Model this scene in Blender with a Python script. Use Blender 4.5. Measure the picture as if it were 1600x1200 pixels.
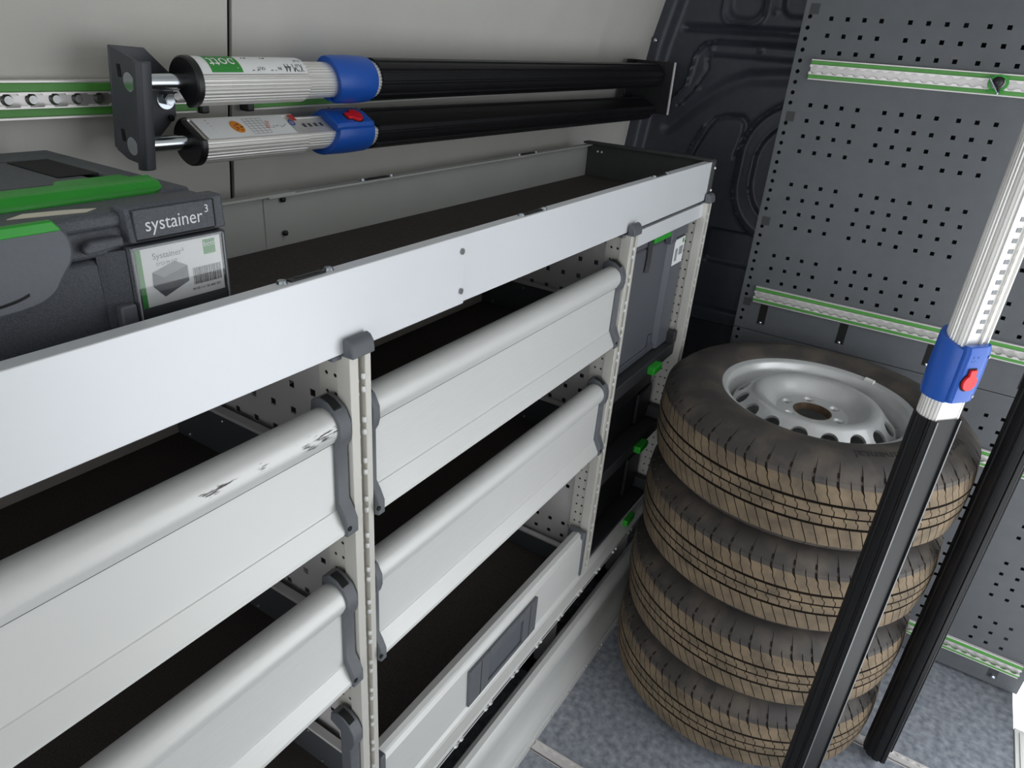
import bpy, math, random
import numpy as np
from mathutils import Vector, Matrix

scene = bpy.context.scene
for o in list(bpy.data.objects):
    bpy.data.objects.remove(o)
COL = scene.collection
random.seed(4)

# ------------------------------------------------------------------ camera
cam_d = bpy.data.cameras.new('camera')
cam = bpy.data.objects.new('camera', cam_d)
COL.objects.link(cam)
right = Vector((0.53766302, -0.84020852, 0.07048495))
down = Vector((-0.33888707, -0.29189057, -0.89440228))
fwd = Vector((0.77205831, 0.45700059, -0.44167457))
cam.matrix_world = Matrix.Translation((0, -0.53, 1.632)) @ Matrix((right, -down, -fwd)).transposed().to_4x4()
cam_d.sensor_width = 36
cam_d.lens = 36 * 1090.46 / 1600
cam_d.clip_start = 0.02
scene.camera = cam

# ------------------------------------------------------------------ daylight
world = bpy.data.worlds.new('overcast_sky')
scene.world = world
world.use_nodes = True
wn = world.node_tree
bg = wn.nodes['Background']
bg.inputs['Color'].default_value = (0.93, 0.97, 1.0, 1)
bg.inputs['Strength'].default_value = 2.6
for nm, loc, rot, sx, sy in (('side_door_portal', (1.32, -1.24, 0.93), (math.radians(90), 0, 0), 1.28, 1.88),
                             ('rear_door_portal', (-1.62, -0.40, 0.97), (math.radians(90), 0, math.radians(-90)), 1.66, 1.96)):
    l = bpy.data.lights.new(nm, 'AREA')
    l.shape = 'RECTANGLE'; l.size = sx; l.size_y = sy
    l.cycles.is_portal = True
    lo = bpy.data.objects.new(nm, l); COL.objects.link(lo)
    lo.location = loc; lo.rotation_euler = rot

vs = scene.view_settings
vs.view_transform = 'Standard'; vs.look = 'None'; vs.gamma = 1.0
vs.use_curve_mapping = False
vs.exposure = -0.12


# ------------------------------------------------------------------ materials
def lin(c):
    out = []
    for v in c:
        v /= 255.0
        out.append(v / 12.92 if v <= 0.04045 else ((v + 0.055) / 1.055) ** 2.4)
    return tuple(out) + (1,)


MATS = {}


def mat(name, rgb, rough=0.5, metal=0.0, vary=0.0, scale=60, bump=0.0, bscale=400, spec=0.5, stretch=None, rgb2=None, thr=None):
    m = bpy.data.materials.new(name)
    m.use_nodes = True
    nt = m.node_tree
    b = nt.nodes['Principled BSDF']
    b.inputs['Base Color'].default_value = lin(rgb)
    b.inputs['Roughness'].default_value = rough
    b.inputs['Metallic'].default_value = metal
    b.inputs['Specular IOR Level'].default_value = spec
    tc = nt.nodes.new('ShaderNodeTexCoord')
    mp = nt.nodes.new('ShaderNodeMapping')
    nt.links.new(tc.outputs['Object'], mp.inputs['Vector'])
    if stretch:
        mp.inputs['Scale'].default_value = stretch
    if vary > 0 or rgb2:
        n = nt.nodes.new('ShaderNodeTexNoise')
        n.inputs['Scale'].default_value = scale
        n.inputs['Detail'].default_value = 6
        nt.links.new(mp.outputs['Vector'], n.inputs['Vector'])
        r = nt.nodes.new('ShaderNodeValToRGB')
        lo, hi = thr or (0.3, 0.7)
        r.color_ramp.elements[0].position = lo
        r.color_ramp.elements[1].position = hi
        c = lin(rgb)
        if rgb2:
            r.color_ramp.elements[0].color = c
            r.color_ramp.elements[1].color = lin(rgb2)
        else:
            r.color_ramp.elements[0].color = tuple(max(0, v * (1 - vary)) for v in c[:3]) + (1,)
            r.color_ramp.elements[1].color = tuple(min(1, v * (1 + vary)) for v in c[:3]) + (1,)
        nt.links.new(n.outputs['Fac'], r.inputs['Fac'])
        nt.links.new(r.outputs['Color'], b.inputs['Base Color'])
    if bump > 0:
        n2 = nt.nodes.new('ShaderNodeTexNoise')
        n2.inputs['Scale'].default_value = bscale
        n2.inputs['Detail'].default_value = 3
        nt.links.new(mp.outputs['Vector'], n2.inputs['Vector'])
        bp = nt.nodes.new('ShaderNodeBump')
        bp.inputs['Strength'].default_value = bump
        bp.inputs['Distance'].default_value = 0.001
        nt.links.new(n2.outputs['Fac'], bp.inputs['Height'])
        nt.links.new(bp.outputs['Normal'], b.inputs['Normal'])
    MATS[name] = m
    return m


mat('wall_board', (204, 202, 196), 0.55, vary=0.03, scale=8, bump=0.25, bscale=700)
mat('wall_seam', (70, 68, 64), 0.6, vary=0.05)
mat('ceiling_white', (214, 213, 210), 0.6, vary=0.02, scale=5)
mat('floor_vinyl', (104, 109, 120), 0.5, scale=55, rgb2=(170, 174, 181), thr=(0.25, 0.78), bump=0.15, bscale=300)
mat('partition_paint', (58, 61, 70), 0.42, vary=0.12, scale=40, bump=0.12, bscale=900)
mat('alu_anodised', (222, 222, 220), 0.42, 0.25, vary=0.02, scale=30, stretch=(1, 20, 20))
mat('alu_white', (234, 236, 240), 0.42, 0.25, vary=0.01, scale=12)
mat('alu_post', (214, 211, 204), 0.4, 0.2, vary=0.02, scale=20)
mat('alu_bright', (236, 236, 236), 0.22, 0.85, vary=0.03, scale=40)
mat('alu_ribbed', (232, 230, 226), 0.34, 0.45, vary=0.02, scale=30)
mat('tray_grey', (196, 197, 193), 0.45, 0.15, vary=0.03, scale=10)
mat('galvanised', (206, 198, 190), 0.45, 0.1, vary=0.05, scale=30)
mat('steel_side', (208, 204, 204), 0.4, 0.2, vary=0.04, scale=14)
mat('steel_dark', (78, 81, 85), 0.45, 0.1, vary=0.06, scale=20)
mat('steel_end', (66, 68, 68), 0.5, 0.1, vary=0.05, scale=20)
mat('mat_rubber', (74, 69, 66), 0.85, vary=0.35, scale=500, bump=0.5, bscale=900, spec=0.2)
mat('plastic_grey', (96, 99, 104), 0.45, vary=0.04, scale=80)
mat('perfo_grey', (94, 97, 101), 0.5, vary=0.05, scale=25, bump=0.15, bscale=1200)
mat('perfo_plate', (62, 64, 66), 0.6, vary=0.05)
mat('rail_alu', (226, 222, 220), 0.34, 0.3, vary=0.02, scale=50)
mat('rail_white', (240, 240, 236), 0.4, vary=0.01)
mat('rail_core', (212, 207, 207), 0.35, 0.4, vary=0.06, scale=90)
mat('green_strip', (86, 158, 70), 0.45, vary=0.04, scale=60)
mat('green_plastic', (36, 156, 40), 0.4, vary=0.04, scale=50)
mat('zinc', (200, 206, 214), 0.18, 0.95, vary=0.03, scale=60)
mat('chrome_pin', (214, 220, 226), 0.14, 1.0, vary=0.02, scale=20)
mat('black_plastic', (26, 26, 28), 0.4, vary=0.1, scale=60)
mat('bracket_grey', (72, 74, 80), 0.45, vary=0.05, scale=50, bump=0.1)
mat('black_tube', (24, 24, 26), 0.40, 0.0, vary=0.1, scale=30, spec=0.28)
mat('tube_lip', (120, 120, 122), 0.3, 0.5, vary=0.05, scale=40)
mat('blue_plastic', (28, 88, 186), 0.38, vary=0.04, scale=40)
mat('red_plastic', (232, 34, 42), 0.35, vary=0.02)
mat('case_body', (80, 83, 90), 0.5, vary=0.30, scale=700, bump=0.6, bscale=900)
mat('case_body_smooth', (92, 95, 102), 0.45, vary=0.04, scale=200, bump=0.15, bscale=900)
mat('case_dark', (44, 45, 48), 0.6, vary=0.06, scale=200)
mat('case_black', (34, 35, 38), 0.5, vary=0.08, scale=200)
mat('tape_beige', (222, 214, 198), 0.7, vary=0.03, scale=80)
mat('paper_white', (244, 245, 246), 0.55, vary=0.01)
mat('print_black', (30, 30, 32), 0.6, vary=0.02)
mat('print_grey', (150, 152, 156), 0.6, vary=0.02)
mat('print_dark', (74, 80, 92), 0.6, vary=0.03)
mat('print_green', (52, 150, 62), 0.5, vary=0.02)
mat('print_orange', (236, 142, 36), 0.5, vary=0.02)
mat('print_red', (206, 58, 52), 0.5, vary=0.02)
mat('print_blue', (46, 98, 180), 0.5, vary=0.02)
mat('letter_silver', (214, 216, 220), 0.4, 0.1, vary=0.02)
mat('tyre_tread', (136, 119, 98), 0.85, scale=20, rgb2=(98, 88, 76), thr=(0.33, 0.72), bump=0.35, bscale=260, spec=0.2)
mat('tyre_groove', (52, 45, 40), 0.9, vary=0.2, scale=80, spec=0.2)
mat('tyre_side', (70, 66, 64), 0.6, scale=14, rgb2=(100, 91, 83), thr=(0.45, 0.75), bump=0.25, bscale=300, spec=0.35)
mat('tyre_letter', (44, 42, 42), 0.6, vary=0.1, scale=60)
mat('rim_silver', (216, 216, 216), 0.33, 0.45, vary=0.06, scale=16)
mat('rim_rust', (92, 74, 58), 0.8, vary=0.3, scale=60)
mat('inner_black', (14, 14, 15), 0.8, vary=0.1)
mat('screw', (150, 150, 150), 0.3, 0.8, vary=0.05)

# scuffed aluminium: black rub marks in a few patches near the end of the bar
m = mat('alu_scuffed', (222, 222, 220), 0.42, 0.25)
nt = m.node_tree
b = nt.nodes['Principled BSDF']
tc = nt.nodes.new('ShaderNodeTexCoord')
mp = nt.nodes.new('ShaderNodeMapping'); mp.inputs['Scale'].default_value = (70, 420, 420)
nz = nt.nodes.new('ShaderNodeTexNoise'); nz.inputs['Scale'].default_value = 1.0; nz.inputs['Detail'].default_value = 8
nt.links.new(tc.outputs['Object'], mp.inputs['Vector']); nt.links.new(mp.outputs['Vector'], nz.inputs['Vector'])


def blob(center, rad):
    ma = nt.nodes.new('ShaderNodeMapping'); ma.vector_type = 'TEXTURE'
    ma.inputs['Location'].default_value = center; ma.inputs['Scale'].default_value = rad
    nt.links.new(tc.outputs['Object'], ma.inputs['Vector'])
    g = nt.nodes.new('ShaderNodeTexGradient'); g.gradient_type = 'SPHERICAL'
    nt.links.new(ma.outputs['Vector'], g.inputs['Vector'])
    return g.outputs['Fac']


def mth(op, a, b2, clamp=False):
    n = nt.nodes.new('ShaderNodeMath'); n.operation = op; n.use_clamp = clamp
    for i, v in enumerate((a, b2)):
        if isinstance(v, (int, float)):
            n.inputs[i].default_value = v
        else:
            nt.links.new(v, n.inputs[i])
    return n.outputs[0]


SCUFF_NODES = (m, nt, b, nz, blob, mth)

# clear plastic sheet
m = bpy.data.materials.new('clear_plastic'); m.use_nodes = True
n_ = m.node_tree; n_.nodes.clear()
out = n_.nodes.new('ShaderNodeOutputMaterial'); mx = n_.nodes.new('ShaderNodeMixShader')
tr = n_.nodes.new('ShaderNodeBsdfTransparent'); gl = n_.nodes.new('ShaderNodeBsdfGlossy'); lw = n_.nodes.new('ShaderNodeFresnel')
gl.inputs['Roughness'].default_value = 0.06; lw.inputs['IOR'].default_value = 1.45
n_.links.new(lw.outputs[0], mx.inputs[0]); n_.links.new(tr.outputs[0], mx.inputs[1]); n_.links.new(gl.outputs[0], mx.inputs[2])
n_.links.new(mx.outputs[0], out.inputs[0])
MATS['clear_plastic'] = m


# ------------------------------------------------------------------ mesh builder
ORIG = {}


class MB:
    def __init__(s):
        s.v = []; s.f = []; s.mi = []

    def add(s, vs, fs, mi=0):
        k = len(s.v)
        s.v += [tuple(p) for p in vs]
        s.f += [tuple(i + k for i in f) for f in fs]
        s.mi += [mi] * len(fs)
        return s

    def box(s, a, b, mi=0):
        (x0, y0, z0), (x1, y1, z1) = a, b
        v = [(x0, y0, z0), (x1, y0, z0), (x1, y1, z0), (x0, y1, z0), (x0, y0, z1), (x1, y0, z1), (x1, y1, z1), (x0, y1, z1)]
        f = [(0, 3, 2, 1), (4, 5, 6, 7), (0, 1, 5, 4), (1, 2, 6, 5), (2, 3, 7, 6), (3, 0, 4, 7)]
        return s.add(v, f, mi)

    def loft(s, rings, mi=0, caps=True, close=True):
        n = len(rings[0]); v = [p for r in rings for p in r]; f = []
        for k in range(len(rings) - 1):
            for i in range(n if close else n - 1):
                j = (i + 1) % n
                f.append((k * n + i, k * n + j, (k + 1) * n + j, (k + 1) * n + i))
        if caps:
            f.append(tuple(range(n - 1, -1, -1))); f.append(tuple((len(rings) - 1) * n + i for i in range(n)))
        return s.add(v, f, mi)

    def prism(s, poly, fn0, fn1, mi=0):
        return s.loft([[fn0(*p) for p in poly], [fn1(*p) for p in poly]], mi)

    def cyl(s, a, b, r, n=16, r2=None, mi=0):
        a, b = Vector(a), Vector(b); d = (b - a).normalized()
        u = d.orthogonal().normalized(); w = d.cross(u)
        r2 = r if r2 is None else r2
        R = [[tuple(c + (u * math.cos(t) + w * math.sin(t)) * q) for t in (2 * math.pi * i / n for i in range(n))] for c, q in ((a, r), (b, r2))]
        return s.loft(R, mi)

    def ball(s, c, r, n=10, mi=0, sc=(1, 1, 1)):
        m_ = n // 2; rings = []
        for k in range(1, m_):
            ph = math.pi * k / m_
            rings.append([(c[0] + r * sc[0] * math.sin(ph) * math.cos(t), c[1] + r * sc[1] * math.sin(ph) * math.sin(t), c[2] + r * sc[2] * math.cos(ph)) for t in (2 * math.pi * i / n for i in range(n))])
        return s.loft(rings, mi)

    def rev(s, prof, c=(0, 0, 0), n=64, mi=0):
        rings = [[(c[0] + r * math.cos(t), c[1] + r * math.sin(t), c[2] + z) for t in (2 * math.pi * i / n for i in range(n))] for r, z in prof]
        return s.loft(rings, mi, caps=False)

    def build(s, name, m, parent=None, bevel=0, solid=0, angle=35, kind=None, label=None, flat=False):
        me = bpy.data.meshes.new(name)
        o0 = ORIG.get(parent.name, Vector((0, 0, 0))) if parent else Vector((0, 0, 0))
        me.from_pydata([(p[0] - o0[0], p[1] - o0[1], p[2] - o0[2]) for p in s.v], [], s.f)
        for mm in (m if isinstance(m, (list, tuple)) else [m]):
            me.materials.append(MATS[mm])
        me.polygons.foreach_set('material_index', s.mi)
        me.validate(); me.update()
        for p in me.polygons:
            p.use_smooth = not flat
        if not flat:
            me.set_sharp_from_angle(angle=math.radians(angle))
        o = bpy.data.objects.new(name, me); COL.objects.link(o)
        if parent:
            o.parent = parent
            ORIG[o.name] = o0
        else:
            ORIG[o.name] = Vector((0, 0, 0))
        if solid:
            q = o.modifiers.new('thickness', 'SOLIDIFY'); q.thickness = solid; q.offset = 0
        if bevel:
            q = o.modifiers.new('bevel', 'BEVEL'); q.width = bevel; q.segments = 2; q.limit_method = 'ANGLE'; q.angle_limit = math.radians(40)
            q.harden_normals = False
        if kind:
            o['kind'] = kind
        if label:
            o['label'] = label
        return o


def thing(name, label, cat, loc, group=None):
    o = bpy.data.objects.new(name, None); COL.objects.link(o)
    o.location = loc; o.empty_display_size = 0.05
    ORIG[o.name] = Vector(loc)
    o['label'] = label; o['category'] = cat
    if group:
        o['group'] = group
    return o


def tag(o, label, cat, group=None):
    o['label'] = label; o['category'] = cat
    if group:
        o['group'] = group
    return o


def text2d(txt, size):
    c = bpy.data.curves.new('t', 'FONT'); c.body = txt; c.size = size; c.align_x = 'CENTER'; c.align_y = 'CENTER'
    c.resolution_u = 3
    o = bpy.data.objects.new('t', c); COL.objects.link(o)
    dg = bpy.context.evaluated_depsgraph_get()
    me = bpy.data.meshes.new_from_object(o.evaluated_get(dg))
    v = [(p.co.x, p.co.y) for p in me.vertices]; f = [tuple(p.vertices) for p in me.polygons]
    bpy.data.objects.remove(o); bpy.data.meshes.remove(me)
    return v, f


def put_text(mb, txt, size, fn, mi=0, sx=1.0):
    v, f = text2d(txt, size)
    mb.add([fn(a * sx, b) for a, b in v], f, mi)


def plate(mb, us, vs_, holes, fn, mi=0):
    """flat sheet from us[0]..us[1] x vs[0]..vs[1] with square ('s') or round ('r') openings"""
    H = {}
    ub = {round(us[0], 5), round(us[1], 5)}; vb = {round(vs_[0], 5), round(vs_[1], 5)}
    rows = {}
    for (u, v, t, d) in holes:
        rows.setdefault(round(v, 4), []).append((u, t, d))
    # horizontal bands: each row of holes is a band of its own
    z = vs_[0]
    key = sorted(rows)
    def quad(u0, u1, v0, v1):
        mb.add([fn(u0, v0), fn(u1, v0), fn(u1, v1), fn(u0, v1)], [(0, 1, 2, 3)], mi)
    for r in key:
        d = max(q[2] for q in rows[r])
        if r - d / 2 > z + 1e-6:
            quad(us[0], us[1], z, r - d / 2)
        u = us[0]
        for (uc, t, dd) in sorted(rows[r]):
            if uc - d / 2 > u + 1e-6:
                quad(u, uc - d / 2, r - d / 2, r + d / 2)
            if t == 'r':
                cs = [(-1, -1), (0, -1), (1, -1), (1, 0), (1, 1), (0, 1), (-1, 1), (-1, 0)]
                outer = [fn(uc + a * d / 2, r + b_ * d / 2) for a, b_ in cs]
                inner = []
                for a, b_ in cs:
                    l_ = math.hypot(a, b_)
                    inner.append(fn(uc + a / l_ * d * 0.44, r + b_ / l_ * d * 0.44))
                mb.add(outer + inner, [(i, (i + 1) % 8, 8 + (i + 1) % 8, 8 + i) for i in range(8)], mi)
            u = uc + d / 2
        if us[1] > u + 1e-6:
            quad(u, us[1], r - d / 2, r + d / 2)
        z = r + d / 2
    if vs_[1] > z + 1e-6:
        quad(us[0], us[1], z, vs_[1])


def copy_tree(o, parent=None):
    c = o.copy(); COL.objects.link(c); c.parent = parent
    for ch in [q for q in bpy.data.objects if q.parent == o]:
        copy_tree(ch, c)
    return c


# ------------------------------------------------------------------ the van body
fl = MB().box((-1.6, -1.10, -0.02), (2.30, 0.44, 0.0)).build('floor', 'floor_vinyl', kind='structure')
WP = [(.435, -.02), (.435, 1.0), (.412, 1.35), (.395, 1.5), (.372, 1.65), (.335, 1.8), (.28, 1.97)]


def wally(z):
    for (y0, z0), (y1, z1) in zip(WP, WP[1:]):
        if z <= z1:
            return y0 + (y1 - y0) * (z - z0) / (z1 - z0)
    return WP[-1][0]


def wall_strip(x0, x1, dy=0.0, t=.008):
    poly = [(y + dy, z) for y, z in WP] + [(y + dy + t, z) for y, z in reversed(WP)]
    return MB().prism(poly, lambda y, z: (x0, y, z), lambda y, z: (x1, y, z))


wl = wall_strip(-1.6, 2.32, .014, .03).build('wall_left', 'wall_seam', kind='structure')
wall_strip(-1.6, .694).build('panel', 'wall_board', wl, bevel=.001)
wall_strip(.7015, 1.842).build('panel', 'wall_board', wl, bevel=.001)
wall_strip(1.844, 2.30, .012).build('panel', 'wall_board', wl, bevel=.001)
MB().box((-1.6, -1.30, 1.95), (2.4, .5, 2.0)).build('ceiling', 'ceiling_white', kind='structure')
# side wall with the open sliding door
MB().box((-1.6, -1.26, -.02), (.70, -1.22, 1.97)).box((1.945, -1.26, -.02), (2.32, -1.22, 1.97)).box((.70, -1.26, 1.86), (1.945, -1.22, 1.97)).build('wall_right', 'wall_board', kind='structure')
sill = MB().box((.70, -1.215, -.02), (1.944, -1.101, .004))
for k in range(5):
    sill.box((.72, -1.12 - .018 * k, .004), (1.93, -1.112 - .018 * k, .0065))
sill.build('trim_1', 'rail_white', kind='structure', bevel=.001)

# pressed steel partition behind the perforated panels
YS = np.linspace(.44, -1.25, 340); ZS = np.linspace(-.02, 1.97, 400)
YY, ZZ = np.meshgrid(YS, ZS)


def dpoly(pts, closed=False):
    d = np.full(YY.shape, 9.0)
    pts = list(pts) + ([pts[0]] if closed else [])
    for (a0, a1), (b0, b1) in zip(pts, pts[1:]):
        ex, ez = b0 - a0, b1 - a1
        t = np.clip(((YY - a0) * ex + (ZZ - a1) * ez) / (ex * ex + ez * ez + 1e-12), 0, 1)
        d = np.minimum(d, np.hypot(YY - a0 - t * ex, ZZ - a1 - t * ez))
    return d


def ss(x):
    x = np.clip(x, 0, 1)
    return x * x * (3 - 2 * x)


def rrect(y0, y1, z0, z1, r):
    cy, cz, hy, hz = (y0 + y1) / 2, (z0 + z1) / 2, abs(y1 - y0) / 2 - r, abs(z1 - z0) / 2 - r
    qy = np.abs(YY - cy) - hy; qz = np.abs(ZZ - cz) - hz
    return np.hypot(np.maximum(qy, 0), np.maximum(qz, 0)) + np.minimum(np.maximum(qy, qz), 0) - r


def bump_line(pts, w, a):
    return a * ss(1 - dpoly(pts) / w)


Hh = np.zeros(YY.shape)
Hh += bump_line([(.292, 1.700), (-1.2, 1.710)], .016, -.014)
Hh += bump_line([(-1.2, 1.681), (.19, 1.669), (.225, 1.660), (.247, 1.631), (.256, 1.58), (.262, 1.545), (.30, 1.495)], .009, .014)
Hh += bump_line([(-1.2, 1.632), (.195, 1.632), (.212, 1.622), (.205, 1.594), (.236, 1.538), (.28, 1.485)], .007, -.007)
arch = [(.30, 1.42), (.27, 1.448), (.225, 1.49), (.182, 1.525), (.13, 1.56), (.079, 1.58), (-.037, 1.591), (-1.2, 1.591)]
Hh += bump_line(arch, .03, -.012)
Hh += bump_line([(.21, 1.345), (.197, 1.38), (.174, 1.431), (.155, 1.459), (.12, 1.470), (.075, 1.472), (.058, 1.457), (.058, 1.43), (.071, 1.36)], .012, -.010)
Hh += bump_line([(.222, 1.345), (.208, 1.385), (.185, 1.433)], .007, .010)
e1 = rrect(.055, -.5, 1.13, 1.53, .16)
Hh += .016 * ss((.02 - e1) / .02) * 0.6 + .014 * ss(1 - np.abs(e1 - .002) / .010)
e2 = rrect(.012, -.46, 1.175, 1.485, .13)
Hh += -.012 * ss((.006 - e2) / .012) + .006 * ss(1 - np.abs(e2) / .007)
Hh += -.02 * ss((.006 - rrect(.108, -.04, 1.035, 1.135, .012)) / .006)
Hh += .030 * ss((.008 - rrect(.5, -1.2, .842, .880, .006)) / .006)
Hh += -.012 * ss((.01 - rrect(.17, .085, 1.735, 1.95, .03)) / .014) + .008 * ss(1 - np.abs(rrect(.19, .07, 1.715, 1.95, .035)) / .009)
Hh += -.012 * ss((.01 - rrect(.022, -.2, 1.745, 1.95, .03)) / .014)
ny, nz_ = YY.shape[1], YY.shape[0]
for by, bz in ((.203, 1.648), (.061, 1.655), (.227, 1.536), (.272, 1.489), (.042, 1.753)):
    rr_ = np.hypot(YY - by, ZZ - bz)
    Hh += .005 * ss((.009 - rr_) / .003) - .004 * ss((.004 - rr_) / .002)
px = 2.24 - Hh
# flange where the sheet meets the side wall
edge = np.array([wally(z) for z in ZS])[:, None] - YY
px = px - .035 * ss((.045 - edge) / .03)
verts = np.stack([px, YY, ZZ], -1).reshape(-1, 3)
fs = [(i * ny + j, i * ny + j + 1, (i + 1) * ny + j + 1, (i + 1) * ny + j) for i in range(nz_ - 1) for j in range(ny - 1)]
pw = MB(); pw.v = [tuple(q) for q in verts]; pw.f = fs; pw.mi = [0] * len(fs)
wf = pw.build('wall_front', 'partition_paint', kind='structure', angle=60)
MB().ball((2.195, .365, 1.66), .007, 10).build('bolt', 'zinc', wf)


# ------------------------------------------------------------------ lashing rails
def load_rail(root, O, U, V, N, length, height, pitch, screws=(), core='rail_core', green=True, depth=.014):
    O, U, V, N = map(Vector, (O, U, V, N))
    P = lambda u, v, n: tuple(O + U * u + V * v + N * n)
    h = height / 2
    sec = lambda v0, v1, n0, n1, m_, name: MB().loft([[P(u, a, b_) for a, b_ in ((v0, n0), (v1, n0), (v1, n1), (v0, n1))] for u in (0, length)]).build(name, m_, root, bevel=.0008)
    sec(-h, h, 0, .003, core, 'rail_base')
    for sg in (-1, 1):
        a, b_ = sorted((sg * h, sg * (h - .0035)))
        sec(a, b_, .003, depth - .004, 'rail_alu', 'flange')
        if green:
            a, b_ = sorted((sg * (h - .0035), sg * (h - .0125)))
            sec(a, b_, .003, depth - .003, 'green_strip', 'green_strip')
        gi = h - (.0125 if green else .004)
        # scalloped lip along the slot
        n = int(length / pitch); r = pitch * .40; slot = pitch * .21
        inner = []
        for k in range(n + 1):
            c = pitch * (k + .5)
            if c + r > length:
                break
            th0 = math.asin(slot / r)
            for i in range(9):
                th = math.pi - th0 - (math.pi - 2 * th0) * i / 8
                inner.append((c + r * math.cos(th), min(r * math.sin(th), gi - .0015)))
        inner = [(0, slot)] + inner + [(length, slot)]
        mb = MB(); top = []
        nn = len(inner)
        for lv in (depth, depth - .003):
            for u, v in inner:
                top.append(P(u, sg * v, lv))
            for u, v in inner:
                top.append(P(u, sg * gi, lv))
        f = []
        for i in range(nn - 1):
            f.append((i, i + 1, nn + i + 1, nn + i)); f.append((i, i + 1, 2 * nn + i + 1, 2 * nn + i))
        mb.add(top, f)
        mb.build('slot_lip', 'rail_alu', root, angle=30)
    mb = MB()
    for k in screws:
        c = pitch * (k + .5)
        mb.cyl(P(c, 0, .003), P(c, 0, .008), pitch * .27, 12, pitch * .18)
        mb.cyl(P(c, 0, .008), P(c, 0, .0082), pitch * .08, 6)
    if screws:
        mb.build('screw_heads', 'screw', root, kind='stuff')
    return P


def end_cap(root, a, b):
    return MB().box(a, b).build('end_cap', 'black_plastic', root, bevel=.002)


ry, rz = .383, 1.533
r1 = thing('wall_rail', 'aluminium lashing rail with green stripes and screws, running left from the bar bracket', 'rail', (-.40, ry, rz), 'lashing rails on the side wall')
load_rail(r1, (-.40, ry, rz), (1, 0, 0), (0, 0, 1), (0, -1, 0), 1.031, .042, .0254, range(0, 40))
end_cap(r1, (.631, ry - .017, rz - .0215), (.644, ry + .001, rz + .0215))
r2 = thing('wall_rail', 'aluminium lashing rail with green stripes hidden behind the two clamping bars', 'rail', (.706, ry, rz), 'lashing rails on the side wall')
load_rail(r2, (.719, ry, rz), (1, 0, .0135), (-.0135, 0, 1), (0, -1, 0), 1.43, .042, .0254)
end_cap(r2, (.706, ry - .017, rz - .0215), (.719, ry + .001, rz + .0215))


# ------------------------------------------------------------------ load bars
def dsec(R, chord=.62, ribs=0, depth=.0, lip=0.0, n=72):
    """D-shaped section in (f, s); flat towards +f"""
    a = math.acos(chord); pts = []
    for i in range(n + 1):
        t = a + (2 * math.pi - 2 * a) * i / n
        r = R
        if ribs:
            r = R - depth * (0.5 + 0.5 * math.cos(t * ribs)) ** 3
        pts.append((r * math.cos(t), r * math.sin(t)))
    fl_ = R * chord; hw = R * math.sin(a)
    # bottom lip -> recessed flat -> top lip
    pts += [(fl_ + lip, -hw * .97), (fl_ + lip, -hw * .86), (fl_ - .001, -hw * .82), (fl_ - .001, hw * .82), (fl_ + lip, hw * .86), (fl_ + lip, hw * .97)]
    return pts


def load_bar(name, label, O, U, F, parts, group=None, cap0=True):
    U = Vector(U).normalized(); F = Vector(F); F = (F - U * F.dot(U)).normalized(); S = U.cross(F); O = Vector(O)
    P = lambda u, f, s: tuple(O + U * u + F * f + S * s)
    root = thing(name, label, 'load bar', tuple(O), group)

    def ext(sec, u0, u1, nm, m_, parent=None, slant=0.0, sc1=1.0):
        mb = MB()
        mb.loft([[P(u0 + slant * p[0], p[0], p[1]) for p in sec], [P(u1 + slant * .6 * p[0], p[0] * sc1, p[1] * sc1) for p in sec]])
        return mb.build(nm, m_, parent or root, angle=28)
    return root, P, ext


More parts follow.
